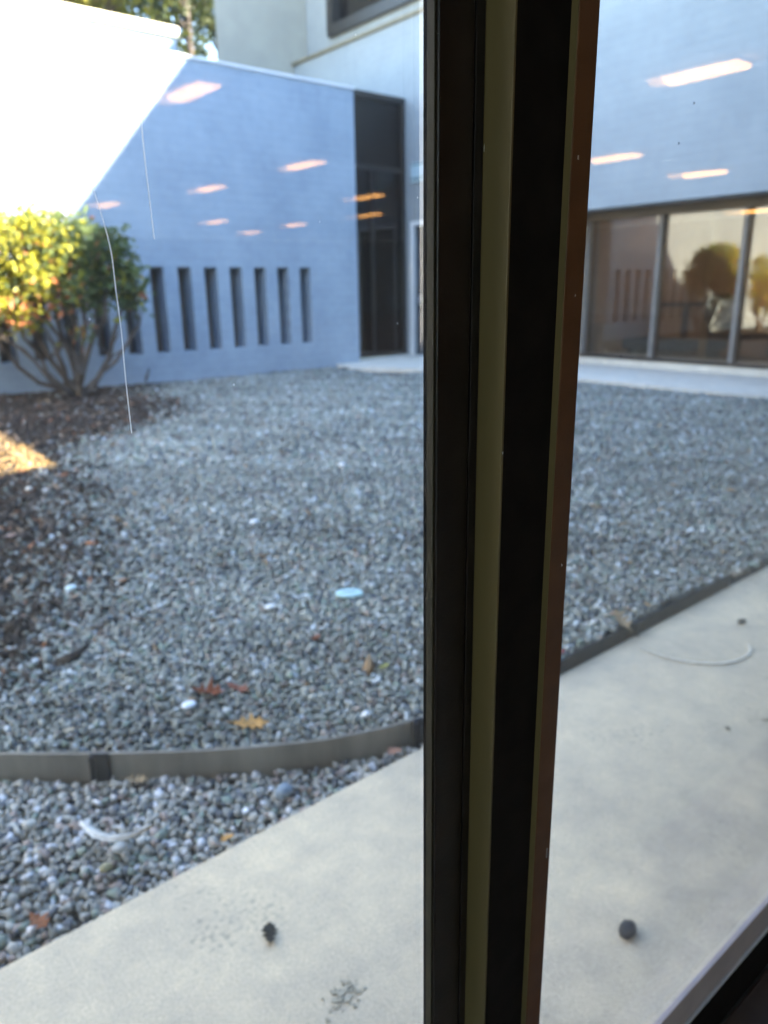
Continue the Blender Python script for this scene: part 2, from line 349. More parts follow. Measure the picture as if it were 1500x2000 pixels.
# ------------------------------------------------------------------ gravel and mulch (what nobody could count)
def in_view(x, y, z=0.0, margin=0.9):
    dx, dy, dz = x-CAM.x, y-CAM.y, z-CAM.z
    cz = dx*fwd.x+dy*fwd.y+dz*fwd.z; cx = dx*rgt2.x+dy*rgt2.y+dz*rgt2.z; cyv = dx*upv2.x+dy*upv2.y+dz*upv2.z
    return (cz > 0.3) & (np.abs(cx) < cz*750/1447+margin) & (np.abs(cyv) < cz*1000/1447+0.5)
ICO = bmesh.new(); bmesh.ops.create_icosphere(ICO, subdivisions=1, radius=1); ICO.verts.index_update()
ico_v = np.array([v.co[:] for v in ICO.verts]); ico_f = np.array([[v.index for v in f.verts] for f in ICO.faces]); ICO.free()
oct_v = np.array([(1, 0, 0), (-1, 0, 0), (0, 1, 0), (0, -1, 0), (0, 0, 1), (0, 0, -1)], float)
oct_f = np.array([(0, 2, 4), (2, 1, 4), (1, 3, 4), (3, 0, 4), (2, 0, 5), (1, 2, 5), (3, 1, 5), (0, 3, 5)])
oct2_v = np.array([(1, 0, 0), (-1, .1, 0), (0, 1, .1), (.1, -1, 0), (.5, .5, .75), (-.55, -.4, .7), (-.3, .45, -.8), (.4, -.5, -.75)], float)
_b = bmesh.new(); [_b.verts.new(p) for p in oct2_v]; bmesh.ops.convex_hull(_b, input=list(_b.verts)); bmesh.ops.triangulate(_b, faces=list(_b.faces)); _b.verts.index_update()
oct2_v = np.array([v.co[:] for v in _b.verts]); oct2_f = np.array([[v.index for v in f.verts] for f in _b.faces]); _b.free()
def rot_mats(n, tilt=1.0):
    q = rng.normal(size=(n, 4)); q[:, 1:3] *= tilt; q /= np.linalg.norm(q, axis=1)[:, None]
    w, x, y, z = q.T
    return np.stack([np.stack([1-2*(y*y+z*z), 2*(x*y-z*w), 2*(x*z+y*w)], -1), np.stack([2*(x*y+z*w), 1-2*(x*x+z*z), 2*(y*z-x*w)], -1), np.stack([2*(x*z-y*w), 2*(y*z+x*w), 1-2*(x*x+y*y)], -1)], 1)
def scatter(px, py, pz, size, base_v, base_f, cols, flat=(1.0, 0.8, 0.66), jit=0.22, tilt=1.0):
    n = len(px); sc = np.array(flat)*np.stack([size*rng.uniform(.8, 1.25, n), size*rng.uniform(.75, 1.2, n), size*rng.uniform(.75, 1.2, n)], -1)
    V = base_v[None]*(1+jit*rng.normal(size=(n, len(base_v), 1)).clip(-1.4, 1.4))+.14*rng.normal(size=(n, len(base_v), 3))
    V = V*sc[:, None, :]
    V = np.einsum('nij,nkj->nki', rot_mats(n, tilt), V)+np.stack([px, py, pz], -1)[:, None, :]
    Fc = base_f[None]+(np.arange(n)*len(base_v))[:, None, None]
    return V.reshape(-1, 3), Fc.reshape(-1, 3), np.repeat(cols, len(base_v), 0)
def stone_cols(n):
    t = rng.random(n)[:, None]; base = np.array([0.165, 0.172, 0.148])*(1-t)+np.array([0.37, 0.37, 0.315])*t
    k = rng.random(n)
    base[k < .10] = np.array([.30, .25, .21])*rng.uniform(.5, 1.1, ((k < .10).sum(), 1))
    m = (k > .10) & (k < .16); base[m] = np.array([.20, .25, .20])*rng.uniform(.7, 1.2, (m.sum(), 1))
    m = (k > .16) & (k < .225); base[m] = np.array([.52, .54, .53])*rng.uniform(.8, 1.1, (m.sum(), 1))
    m = k > .87; base[m] = np.array([.085, .095, .10])*rng.uniform(.8, 1.3, (m.sum(), 1))
    return base
def jgrid(x0, x1, y0, y1, s):
    a, b = np.meshgrid(np.arange(x0, x1, s), np.arange(y0, y1, s), indexing='ij')
    a = a.ravel(); b = b.ravel(); return a+rng.uniform(-.45, .45, a.size)*s, b+rng.uniform(-.45, .45, b.size)*s
VV = []; FF = []; CC = []; off = 0
def put(res):
    global off
    v, f, c = res; VV.append(v); FF.append(f+off); CC.append(c); off += len(v)
def far_from_edge(x, y, d=0.012): return np.abs(y-edge_y(x)) > d
for (dmin, dmax, s, rad, bv, bf) in ((0, 2.15, .0130, .0094, ico_v, ico_f), (2.15, 2.9, .0148, .0105, ico_v, ico_f), (2.9, 5.0, .0185, .0135, oct2_v, oct2_f), (5.0, 99, .026, .020, oct_v, oct_f)):
    x, y = jgrid(-1.6, 8.45, 1.2, 9.14, s)
    d = np.hypot(x, y)
    k = (d >= dmin) & (d < dmax) & in_view(x, y) & far_from_edge(x, y)
    k &= ~((x > 6.45) & (y > 7.6)) & ~(x > 7.5)
    ms = mulch_side(x, y)+0.18*rng.normal(size=x.size)
    pk = np.clip(1-(ms+0.05)/0.45, 0.03, 1)
    k &= rng.random(x.size) < pk
    x, y = x[k], y[k]; z = g_height(x, y)+rng.uniform(-.006, .007, x.size)+0.03*np.clip(mulch_side(x, y)/0.8, 0, 1)
    sz = rad*rng.lognormal(0, .30, x.size).clip(.5, 1.55)
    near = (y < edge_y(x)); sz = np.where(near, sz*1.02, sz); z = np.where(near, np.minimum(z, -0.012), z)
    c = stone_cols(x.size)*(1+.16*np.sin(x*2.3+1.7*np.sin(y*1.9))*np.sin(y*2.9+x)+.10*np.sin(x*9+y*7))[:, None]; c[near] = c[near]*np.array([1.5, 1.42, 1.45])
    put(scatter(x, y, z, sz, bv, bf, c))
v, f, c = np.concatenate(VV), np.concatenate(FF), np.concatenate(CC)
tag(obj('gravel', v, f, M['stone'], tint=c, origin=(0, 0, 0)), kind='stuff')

VV = []; FF = []; CC = []; off = 0
x, y = jgrid(-1.6, 4.2, 1.9, 9.13, .024)
k = in_view(x, y) & (mulch_side(x, y)+0.12*rng.normal(size=x.size) > 0) & (y > edge_y(x)+.05)
x, y = x[k], y[k]; z = g_height(x, y)+rng.uniform(-.012, .012, x.size)+0.03*np.clip(mulch_side(x, y)/0.8, 0, 1)
t = rng.random(x.size)
cc = np.array([.046, .034, .027])*rng.uniform(.5, 1.8, (x.size, 1))
m = t < .05; cc[m] = np.array([.30, .20, .13])*rng.uniform(.6, 1.3, (m.sum(), 1))
m = (t > .05) & (t < .075); cc[m] = np.array([.40, .38, .36])*rng.uniform(.7, 1.2, (m.sum(), 1))
m = (t > .075) & (t < .10); cc[m] = np.array([.28, .12, .06])*rng.uniform(.6, 1.3, (m.sum(), 1))
put(scatter(x, y, z, .02*rng.lognormal(0, .3, x.size), oct_v, oct_f, cc, flat=(1.3, .55, .35), tilt=.35))
# straw-coloured litter kept to the sunlit patch, painting its tan light
x = rng.uniform(.2, 1.36, 1900); y = rng.uniform(4.95, 6.8, 1900); k = (mulch_side(x, y) > .1)
x, y = x[k], y[k]; cc = np.array([.34, .22, .10])*rng.uniform(.5, 1.3, (x.size, 1))
put(scatter(x, y, g_height(x, y)+.042, .022*rng.lognormal(0, .3, x.size), oct_v, oct_f, cc, flat=(1.2, .6, .14), tilt=.25))
x = rng.uniform(-.3, 7, 1500); y = rng.uniform(1.3, 9, 1500); k = in_view(x, y) & (y > edge_y(x)+.05) & (rng.random(1500) < .35) & ~((x > 6.4) & (y > 7.5))
x, y = x[k], y[k]; cc = np.array([.30, .19, .10])*rng.uniform(.35, 1.5, (x.size, 1))
put(scatter(x, y, g_height(x, y)+.012, .016*rng.lognormal(0, .35, x.size), oct_v, oct_f, cc, flat=(1.5, .55, .2), tilt=.3))
v, f, c = np.concatenate(VV), np.concatenate(FF), np.concatenate(CC)
tag(obj('mulch', v, f, M['chip'], tint=c, origin=(0, 0, 0)), kind='stuff')

# ------------------------------------------------------------------ steel edging
def strip(pts, z0, z1, th):
    mb = MB(); n = len(pts); nor = []
    for i in range(n):
        a = Vector(pts[max(i-1, 0)]); b = Vector(pts[min(i+1, n-1)]); d = (b-a).normalized(); nor.append(Vector((-d.y, d.x)))
    prof = [(-th/2, z0), (-th/2, z1-th*.4), (-th*.1, z1), (th*.4, z1), (th/2, z0)]
    vs = [(pts[i][0]+nor[i].x*o_, pts[i][1]+nor[i].y*o_, z) for i in range(n) for o_, z in prof]; k = len(prof); fs = []
    for i in range(n-1):
        for j in range(k): fs.append((i*k+j, (i+1)*k+j, (i+1)*k+(j+1) % k, i*k+(j+1) % k))
    fs += [tuple(range(k)), tuple(range((n-1)*k, n*k))[::-1]]
    return mb.add(vs, fs)
def resample(pts, n):
    pts = np.array(pts, float); d = np.r_[0, np.cumsum(np.hypot(*np.diff(pts, axis=0).T))]
    # smooth cubic through the points (Catmull-Rom by numpy)
    t = np.linspace(0, d[-1], n); out = []
    for tt in t:
        i = int(min(max(np.searchsorted(d, tt)-1, 0), len(pts)-2)); u = (tt-d[i])/(d[i+1]-d[i])
        p0, p1, p2, p3 = pts[max(i-1, 0)], pts[i], pts[i+1], pts[min(i+2, len(pts)-1)]
        out.append(0.5*((2*p1)+(-p0+p2)*u+(2*p0-5*p1+4*p2-p3)*u*u+(-p0+3*p1-3*p2+p3)*u**3))
    return [tuple(p) for p in out]
ed = empty('landscape_edging', (0.44, 1.62, -0.03), 'thin grey metal edging curving from the left toward the concrete walk', 'garden edging')
strip(resample(EDGE[:6], 26), -0.06, 0.046, 0.007).build('edging_strip', M['steel_edge'], ed, smooth=False)
strip(resample(EDGE[5:11], 26), -0.06, 0.046, 0.007).build('edging_strip', M['steel_edge'], ed)
def stake(x, y, ang, w=0.05, h=0.05):
    mb = MB(); mb.box(-w/2, w/2, -0.012, -0.0045, -0.07, h, bevel=0.002); mb.box(-w/2, -w/2+.012, -0.02, -0.012, -0.07, h-.004, bevel=.002)
    R_ = Matrix.Rotation(ang, 3, 'Z'); mb.v = [tuple(R_ @ Vector(p)+Vector((x, y, 0))) for p in mb.v]; return mb
stake(0.440, 1.626, math.radians(-40), .045).build('joint_stake', M['black_edge'], ed)
stake(1.125, 1.236, math.radians(-12), .06).build('joint_stake', M['black_edge'], ed)
ed2 = empty('walk_edging', (1.9, 1.2, -0.03), 'straight black edging strip along the concrete walk right of the post', 'garden edging')
strip([(1.19, 1.226), (1.33, 1.213), (1.6, 1.2), (2.1, 1.198), (2.67, 1.197)], -0.06, 0.040, 0.008).build('edging_strip', M['black_edge'], ed2)
stake(2.05, 1.199, 0, .05, .043).build('joint_stake', M['black_edge'], ed2)

# ------------------------------------------------------------------ slotted wall across the court
slots = [(3.4885+.3635*k, 3.4885+.3635*k+.182, .365, 1.40) for k in range(-8, 8)]
W = empty('courtyard_wall', (2, 9.3, 0), 'long white painted wall with a row of narrow slots behind the shrub', 'wall')
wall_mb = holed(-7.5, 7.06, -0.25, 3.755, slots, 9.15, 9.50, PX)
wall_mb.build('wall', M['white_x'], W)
for s in slots:
    if s[0] < 1.5: continue
    q = MB().box(s[0]+.001, s[1]-.001, 9.40, 9.42, s[2]+.001, s[3]-.001).build('slot_window', M['slotback'], W)
    MB().box(s[0]+.001, s[0]+.018, 9.375, 9.399, s[2]+.002, s[3]-.002).add([], []).build('frame', M['bronze'], q)
MB().box(-7.5, 1.4, 9.43, 9.45, .3, 1.45).build('slot_backing', M['slotback'], W)
MB().box(-7.52, 7.075, 9.13, 9.52, 3.756, 3.79, bevel=.006).build('coping', M['white_paint'], W)
RB = empty('rooftop_block', (0, 10.6, 3.6), 'taller white roof block with cream coping above the sunlit wall', 'building')
MB().box(-9, 5.12, 10.5, 16, 3.5, 4.36).build('wall', M['white_x'], RB)
MB().box(-9.03, 5.15, 10.45, 16.05, 4.362, 4.49, bevel=.012).build('coping', M['cream_coping'], RB)
MB().box(-9, 7.0, 9.53, 10.49, 3.2, 3.60).build('roof', M['roof'], W)

# tall dark glass between the wall and the corner building
TP = empty('tall_window', (7.8, 9.75, 0.03), 'tall narrow dark glazed panel at the inner corner of the court', 'window')
fr = MB()
for a, b, c_, d_ in ((7.10, 7.18, .03, 3.93), (8.42, 8.495, .03, 3.93)): fr.box(a, b, 9.70, 9.82, c_, d_)
fr.box(7.18, 8.42, 9.70, 9.82, .03, .10); fr.box(7.18, 8.42, 9.70, 9.82, 3.84, 3.93); fr.box(7.18, 8.42, 9.71, 9.81, 2.86, 2.92); fr.box(7.80, 7.85, 9.71, 9.81, .10, 2.86)
fr.build('frame', M['bronze'], TP)
for a, b, c_, d_ in ((7.18, 7.80, .10, 2.86), (7.85, 8.42, .10, 2.86), (7.18, 8.42, 2.92, 3.84)):
    MB().box(a, b, 9.75, 9.765, c_, d_).build('pane', M['glass_dark'], TP)
MB().box(7.1, 8.495, 9.821, 9.9, .03, 3.93).build('backing', M['dark_back'], TP)

# ------------------------------------------------------------------ corner building with storefront and upper storey
CB = empty('corner_building', (9, 4, 0), 'white two storey corner building with storefront glazing under its upper wall', 'building')
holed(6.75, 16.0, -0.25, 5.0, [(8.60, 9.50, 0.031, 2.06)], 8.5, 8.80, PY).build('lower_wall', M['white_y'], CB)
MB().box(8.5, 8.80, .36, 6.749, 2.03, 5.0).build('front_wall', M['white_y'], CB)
MB().box(8.801, 9.60, .36, 6.749, 2.04, 2.30).build('soffit', M['bronze_warm'], CB)
MB().box(8.801, 9.6, 6.75, 6.95, -.2, 2.4).build('return_wall', M['white_x'], CB)
MB().box(8.46, 8.86, -9.02, 16, 5.001, 5.055, bevel=.008).build('ledge', M['coping'], CB)
MB().box(9.14, 9.26, .36, 6.749, -.2, .118).build('curb', M['concrete_far'], CB)
up = holed(-9, 12.78, 5.0, 8.55, [(9.45, 12.02, 5.40, 7.6), (3.5, 7.5, 5.4, 7.6)], 8.82, 9.1, PY).build('upper_wall', M['white_y'], CB)
MB().box(8.8, 24, -9, 20, 8.551, 8.64).build('roof', M['roof'], CB)
MB().box(8.861, 9.3, .36, 16, 4.8, 4.95).build('floor_slab', M['roof'], CB)
for (a, b) in ((9.45, 12.02), (3.5, 7.5)):
    t = MB(); t.box(8.72, 9.0, a, a+.16, 5.33, 7.66); t.box(8.72, 9.0, b-.16, b, 5.33, 7.66)
    t.box(8.72, 9.0, a+.16, b-.16, 5.33, 5.50); t.box(8.72, 9.0, a+.16, b-.16, 7.50, 7.66)
    w_ = t.build('window', M['bronze'], CB)
    MB().box(8.90, 8.915, a+.16, b-.16, 5.50, 7.50).build('pane', M['glass_up'], w_)
MB().box(9.5, 9.7, -9, 12.7, 5, 8.5).build('inner_wall', M['beige'], CB)
wing = MB().prism([(6.98, 12.79), (9.05, 12.79), (9.9, 17), (9.6, 17)], 3.5, 8.545).build('wing', M['stucco'], CB)
# storefront
MB().box(9.12, 9.28, .36, 6.60, 1.945, 2.039).build('header', M['bronze_warm'], CB)
MB().box(9.13, 9.27, .36, 6.60, .119, .165).build('bottom_rail', M['bronze'], CB)
ps = [6.60-1.09*k for k in range(6)]
for k, yy in enumerate(ps):
    MB().box(9.12, 9.28, yy-.028, yy+.028, .166, 1.944, bevel=.004).build('post', M['post'], CB)
    if k: MB().box(9.20, 9.212, yy+.029, ps[k-1]-.029, .166, 1.944).build('pane', M['glass_front'], CB)
MB().box(9.14, 9.26, 6.63, 6.748, .12, 2.03).build('jamb', M['bronze_warm'], CB)
# interior of the storefront room
MB().box(9.29, 17, 0.36, 7.0, -.1, .115).build('inner_floor', M['carpet'], CB)
MB().box(9.62, 17, 0.36, 7.0, 2.6, 2.7).build('inner_ceiling', M['ceiling'], CB)
MB().box(13.2, 13.4, 0.36, 7.0, .116, 2.599).build('inner_partition', M['beige'], CB)
MB().box(9.29, 13.19, 6.96, 7.1, .116, 2.599).build('inner_side_wall', M['beige'], CB)
for (lx, ly) in ((11.2, 5.6), (11.2, 2.8)): MB().box(lx-.15, lx+.15, ly-.6, ly+.6, 2.53, 2.599).build('added_ceiling_light', M['added_front_light'], CB)  # lights added out of sight to brighten the storefront room
# door and its trim
D = MB().box(8.56, 8.61, 8.605, 9.495, .035, 2.05, bevel=.003).build('door', M['door'], CB)
hb = MB(); hb.tube([(8.555, 9.42, .92), (8.515, 9.42, .92)], .012, 8); hb.tube([(8.520, 9.42, .92), (8.512, 9.40, .92), (8.512, 9.31, .915)], .011, 8); hb.box(8.548, 8.558, 9.395, 9.445, .84, 1.0, bevel=.003)
hb.build('handle', M['silver'], D)
tb = MB(); tb.box(8.478, 8.4985, 9.501, 9.58, .031, 2.13); tb.box(8.478, 8.4985, 8.52, 8.599, .031, 2.13); tb.box(8.478, 8.4985, 8.599, 9.501, 2.062, 2.13)
tb.build('door_trim', M['white_paint'], CB)
# small sign above the door
SG = empty('wall_sign', (8.49, 9.36, 2.70), 'small pale blue sign plate with dark lines above the dark door', 'sign')
MB().box(8.47, 8.498, 9.16, 9.55, 2.70, 2.985, bevel=.004).build('plate', M['sign'], SG)
for k, (zz, h, y0, y1) in enumerate(((2.945, .02, 9.20, 9.53), (2.74, .024, 9.32, 9.53), (2.752, .02, 9.20, 9.30))):
    MB().box(8.464, 8.4695, y0, y1, zz, zz+h).build('line', M['ink'], SG)

# furniture seen dimly through the storefront glass
B = empty('bench', (10.2, 6.0, .115), 'low blue upholstered bench just behind the storefront glass', 'bench')
MB().box(9.9, 10.5, 5.15, 6.45, .20, .34, bevel=.02).build('seat', M['blue'], B)
for yy in (5.25, 6.35): MB().box(9.95, 10.45, yy-.03, yy+.03, .116, .199).build('leg', M['dark_wood'], B)
T = empty('table', (11.2, 6.9, .115), 'dark round table behind the blue bench inside the building', 'table')
def disc(cx, cyy, z0, z1, r, n=28): return MB().prism([(cx+r*math.cos(2*math.pi*i/n), cyy+r*math.sin(2*math.pi*i/n)) for i in range(n)], z0, z1)
disc(11.2, 6.2, .78, .82, .55).build('tabletop', M['dark_wood'], T); disc(11.2, 6.2, .14, .779, .05, 12).build('pedestal', M['dark_wood'], T); disc(11.2, 6.2, .116, .139, .3, 20).build('base', M['dark_wood'], T)
def chair(x, y, rz, label, g):
    c = empty('lounge_chair', (x, y, .116), label, 'chair', g); R_ = Matrix.Rotation(rz, 3, 'Z')
    def part(name, mb, mat): mb.v = [tuple(R_ @ Vector(p)+Vector((x, y, .116))) for p in mb.v]; return mb.build(name, mat, c)
    part('seat', MB().box(-.32, .32, -.32, .32, .26, .44, bevel=.04), M['dark_wood'])
    part('backrest', MB().box(-.32, .32, .24, .36, .441, .85, bevel=.04), M['dark_wood'])
    for sx in (-.27, .27):
        for sy in (-.27, .27): part('leg', MB().box(sx-.02, sx+.02, sy-.02, sy+.02, 0, .259), M['post'])
chair(10.4, 4.95, 1.2, 'dark lounge chair inside the storefront beside the cream column', 'lounge chairs inside the storefront')
chair(10.3, 3.75, 2.4, 'dark lounge chair behind the storefront pane at the right edge of the photo', 'lounge chairs inside the storefront')
PL = empty('column', (9.75, 5.35, .116), 'slim cream column standing behind the storefront glass', 'column')
MB().box(9.72, 9.80, 5.08, 5.16, .15, .62, bevel=.005).build('shaft', M['cream'], PL); MB().box(9.69, 9.83, 5.05, 5.19, .116, .149).build('base', M['cream'], PL)
KB = empty('cabinet', (9.7, 6.75, .116), 'small pale yellow cabinet at the left end of the storefront', 'cabinet')
MB().box(9.45, 9.85, 6.5, 6.9, .116, .56, bevel=.01).build('body', M['cream'], KB); MB().box(9.44, 9.449, 6.53, 6.87, .15, .53, bevel=.003).build('door', M['cream'], KB)

# ------------------------------------------------------------------ our own building (window wall, room, lamps)
OB = empty('near_building', (0, 0, 0), 'room whose dark framed window the courtyard is seen through', 'building')
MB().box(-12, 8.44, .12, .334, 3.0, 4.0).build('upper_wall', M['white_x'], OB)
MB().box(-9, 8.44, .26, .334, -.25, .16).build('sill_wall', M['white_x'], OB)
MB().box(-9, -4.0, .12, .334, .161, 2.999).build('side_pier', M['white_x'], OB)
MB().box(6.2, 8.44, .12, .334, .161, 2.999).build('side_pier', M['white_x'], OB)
MB().box(-12, 27, -30, .11, 3.85, 4.0).build('roof', M['roof'], OB)
MB().box(-9, 27, -30, -5.0, 4.001, 8.3).build('added_upper_storey', M['white_x'], OB)  # unseen storey added to cut the low sky light on the slotted wall
SW = empty('bounce_building', (-6, 4, 0), 'added white building, unseen on the left, bouncing sunlight into the court', 'building')
MB().box(-12, -3.3, .34, 9.10, -.25, 5.0).build('wall', M['white_paint'], SW)  # unseen block added to bounce warm sunlight onto the walk
MB().box(-12.05, -3.26, .335, 9.12, 5.001, 5.09, bevel=.01).build('coping', M['cream_coping'], SW)
MB().box(-9, 27, -30, .255, -.12, 0).build('floor', M['carpet'], OB)
MB().box(-9, 27, -30, .115, 3.31, 3.4).build('ceiling', M['ceiling'], OB)
MB().box(-9, 27, -30.2, -30.01, 0, 3.31).build('back_wall', M['room_wall'], OB)
holed(-30, .115, 0, 3.31, [(-9, -.4, .7, 3.0)], -9.2, -9.01, PY).build('side_wall', M['room_wall'], OB)
MB().box(-9.12, -9.11, -9, -.4, .7, 3.0).build('added_side_window', M['glass_in'], OB)  # opening and pane added out of view so daylight reaches the post
MB().box(27.01, 27.2, -30, .1, 0, 3.31).build('side_wall', M['room_wall'], OB)
MB().box(8.45, 27, .116, .30, 0, 3.84).build('party_wall', M['room_wall'], OB)

CL = 3.30; KF = (CL-1.10)/(2.75-1.10)
lamps = [(6.30, -2.92, 'largest warm ceiling lamp mirrored high in the right window pane'),
         (9.33, -5.77, 'warm ceiling lamp mirrored against the right edge of the dark post'),
         (11.78, -5.83, 'warm ceiling lamp mirrored just above the storefront glazing'),
         (18.75, -8.25, 'orange ceiling lamp mirrored over the storefront header at the photo edge'),
         (3.28, -5.90, 'large warm ceiling lamp mirrored on the shaded wall beside the sunlit diagonal'),
         (6.27, -8.64, 'warm ceiling lamp mirrored left of the tall dark glazed panel'),
         (6.30, -11.50, 'warm ceiling lamp mirrored between the cobweb strand and the tall panel'),
         (9.30, -11.15, 'upper of two orange lamps mirrored on the tall dark panel'),
         (11.58, -13.98, 'lower of two orange lamps mirrored on the tall dark panel'),
         (9.19, -16.84, 'tiny warm lamp mirrored above the fourth slot of the wall'),
         (11.40, -16.72, 'tiny warm lamp mirrored near the tall dark panel above the last slot'),
         (11.65, -19.4, 'faintest tiny warm lamp mirrored lowest above the slots'),
         (5.66, -14.44, 'small warm lamp mirrored close to the shrub and the thin cobweb')]
def make_lamp():
    t = empty('ceiling_lamp', (0, 0, 0), lamps[0][2], 'lamp', 'ceiling lamps mirrored in the window panes')
    hw, hl = .155, .43
    MB().box(-hw, hw, -hl, hl, -.02, 0).build('body', M['lamp_body'], t)
    mb = MB(); n = 9; prof = [(-hw*.96*math.cos(math.pi*i/(n-1)), -.021-.055*math.sin(math.pi*i/(n-1))**.7) for i in range(n)]
    vs = [(px_, s*hl*.97, pz_) for s in (-1, 1) for px_, pz_ in prof]; fs = [(i, i+1, n+i+1, n+i) for i in range(n-1)]+[tuple(range(n))[::-1], tuple(range(n, 2*n))]
    mb.add(vs, fs).build('lens', M['lamp'], t); return t
L0 = make_lamp()
for i, (lx, ly, lab) in enumerate(lamps):
    if i == 0: t = L0
    else:
        t = L0.copy(); COL.objects.link(t)
        for ch in L0.children:
            c_ = ch.copy(); COL.objects.link(c_); c_.parent = t
    t['label'] = lab
    t.location = (lx*KF, 0.6-(0.6-ly)*KF, CL)

# the mullion: a stepped profile of two frames meeting
MZ0, MZ1 = 0.16, 3.0
MU = empty('window_mullion', (0.33, 0.29, MZ0), 'dark bronze stepped window post in the middle of the photo', 'window frame')
XA, YG = 0.2755, 0.300   # where the left pane dies into the gasket
def hx(px):            # heading of a sight line at half height of the photo
    d = fwd+rgt2*((px-750)/1447.1); return math.atan2(d.x, d.y)
ang = {k: hx(v) for k, v in dict(g0=828.0, g1=833.5, s1=850, f1=914, f2=931, s2=976, f3=1069, s3=1079, f4=1114).items()}
XA = YG*math.tan(ang['g0'])
y1 = XA/math.tan(ang['g1']); y2 = XA/math.tan(ang['s1'])
xg = y2*math.tan(ang['f1']); x3 = y2*math.tan(ang['f2'])
y4 = x3/math.tan(ang['s2']); x5 = y4*math.tan(ang['f3']); y6 = x5/math.tan(ang['s3']); x7 = y6*math.tan(ang['f4'])
e = 0.0006
MB().box(XA, XA+.006, y1+.0003, YG+.0005, MZ0, MZ1).build('gasket', M['rubber'], MU)
MB().box(XA-.0004, XA+.004, y2+.0015, y1, MZ0, MZ1, bevel=.0004).build('glazing_bead', M['bead_dark'], MU)
MB().box(XA+.0012, xg-.001, y2, YG+.0005, MZ0, MZ1, bevel=.0008).build('left_frame', M['mull_dark'], MU)
MB().box(xg-.0009, xg+.0006, y2+.0022, YG+.0005, MZ0, MZ1).build('joint', M['rubber'], MU)
MB().box(xg+.0007, x3-.0005, y2+.0004, YG+.03, MZ0, MZ1, bevel=.0005).build('cover_strip', M['mull_dark'], MU)
MB().box(x3, x3+.0016, y4, YG+.02, MZ0, MZ1, bevel=.0002).build('side_strip', M['mull_side_lit'], MU)
MB().box(x3+.0017, x5-.0002, y4+.0006, YG+.02, MZ0, MZ1).build('channel', M['rubber'], MU)
MB().box(x5, x5+.0012, y6+.0004, YG+.03, MZ0, MZ1).build('edge_strip', M['mull_side_lit'], MU)
MB().box(x5+.0005, x7, y6, YG+.03, MZ0, MZ1, bevel=.0009).build('right_frame', M['mull_front_lit'], MU)
MB().box(.3205, x7-.004, YG+.0308, YG+.045, MZ0, MZ1, bevel=.002).build('outer_cap', M['mull_dark'], MU)
# chips of bare paint on the post
for (zx, yy, zz, w_, h_) in ((x7-.004, y6-.0003, .705, .0012, .008), (x5+.006, y6-.0003, 1.165, .0012, .002)):
    MB().add([(zx-w_/2, yy, zz), (zx+w_/2, yy, zz-h_*.1), (zx+w_*.35, yy, zz+h_), (zx-w_*.3, yy, zz+h_*.9), (zx-w_/2, yy+.0012, zz), (zx+w_/2, yy+.0012, zz), (zx+w_*.35, yy+.0012, zz+h_), (zx-w_*.3, yy+.0012, zz+h_)], [(0, 1, 2, 3), (4, 7, 6, 5), (0, 4, 5, 1), (1, 5, 6, 2), (2, 6, 7, 3), (3, 7, 4, 0)]).build('paint_chip', M['silver'], MU)

# lint and dried drips caught on the post
for k, (lx_, ly_, lz_, h_) in enumerate(((x3-.0004, y2+.0002, 1.167, .004), (XA+.0016, y2+.001, 1.143, .002), (XA+.0014, y2+.0012, 1.214, .0025), (x5+.010, y6-.0002, 1.094, .0015), (x7-.006, y6-.0002, .93, .002), (x3+.0004, y4-.0002, 1.01, .0018))):
    rr = random.Random(k); MB().tube([(lx_+rr.uniform(-.0004, .0004), ly_-.0001, lz_), (lx_, ly_-.0003, lz_+h_*.5), (lx_+rr.uniform(-.0006, .0006), ly_-.0001, lz_+h_)], [.00008, .00028, .00006], 5).build('lint', M['web'], MU)

# double glazed panes: an inner sheet, and an outer one a touch out of parallel
def pane(name, x0, x1, label, tilt):
    p = empty(name, ((x0+x1)/2, YG, .29), label, 'window pane')
    MB().box(x0, x1, YG, YG+.004, .285, 2.999).build('inner_sheet', M['glass_in'] if x1 < .3 else M['glass_in_flat'], p)
    mb = MB(); ya, yb = YG+.020-(x1-x0)/2*math.tan(tilt), YG+.020+(x1-x0)/2*math.tan(tilt)
    xe = x1+.022 if x1 < .3 else x1; ye = yb+(xe-x1)*math.tan(tilt)
    mb.prism([(x0, ya), (xe, ye), (xe, ye+.004), (x0, ya+.004)], .285, 2.999); mb.build('outer_sheet', M['glass_out'], p)
    return p
pane('window_pane', -1.2, XA+.0005, 'large clear window pane left of the dark post', math.radians(0.30))
pane('window_pane', x7+.0005, 1.55, 'large clear window pane right of the dark post', math.radians(0.45))
for a, b in ((-1.28, -1.203), (1.552, 1.63)):
    MB().box(a, b, .26, .34, .161, 2.999, bevel=.002).build('outer_post', M['mull_dark'], OB)
for a, b in ((-4, -1.281), (1.631, 6.2)):
    MB().box(a, b, YG, YG+.005, .285, 2.999).build('far_pane', M['glass_in'], OB)
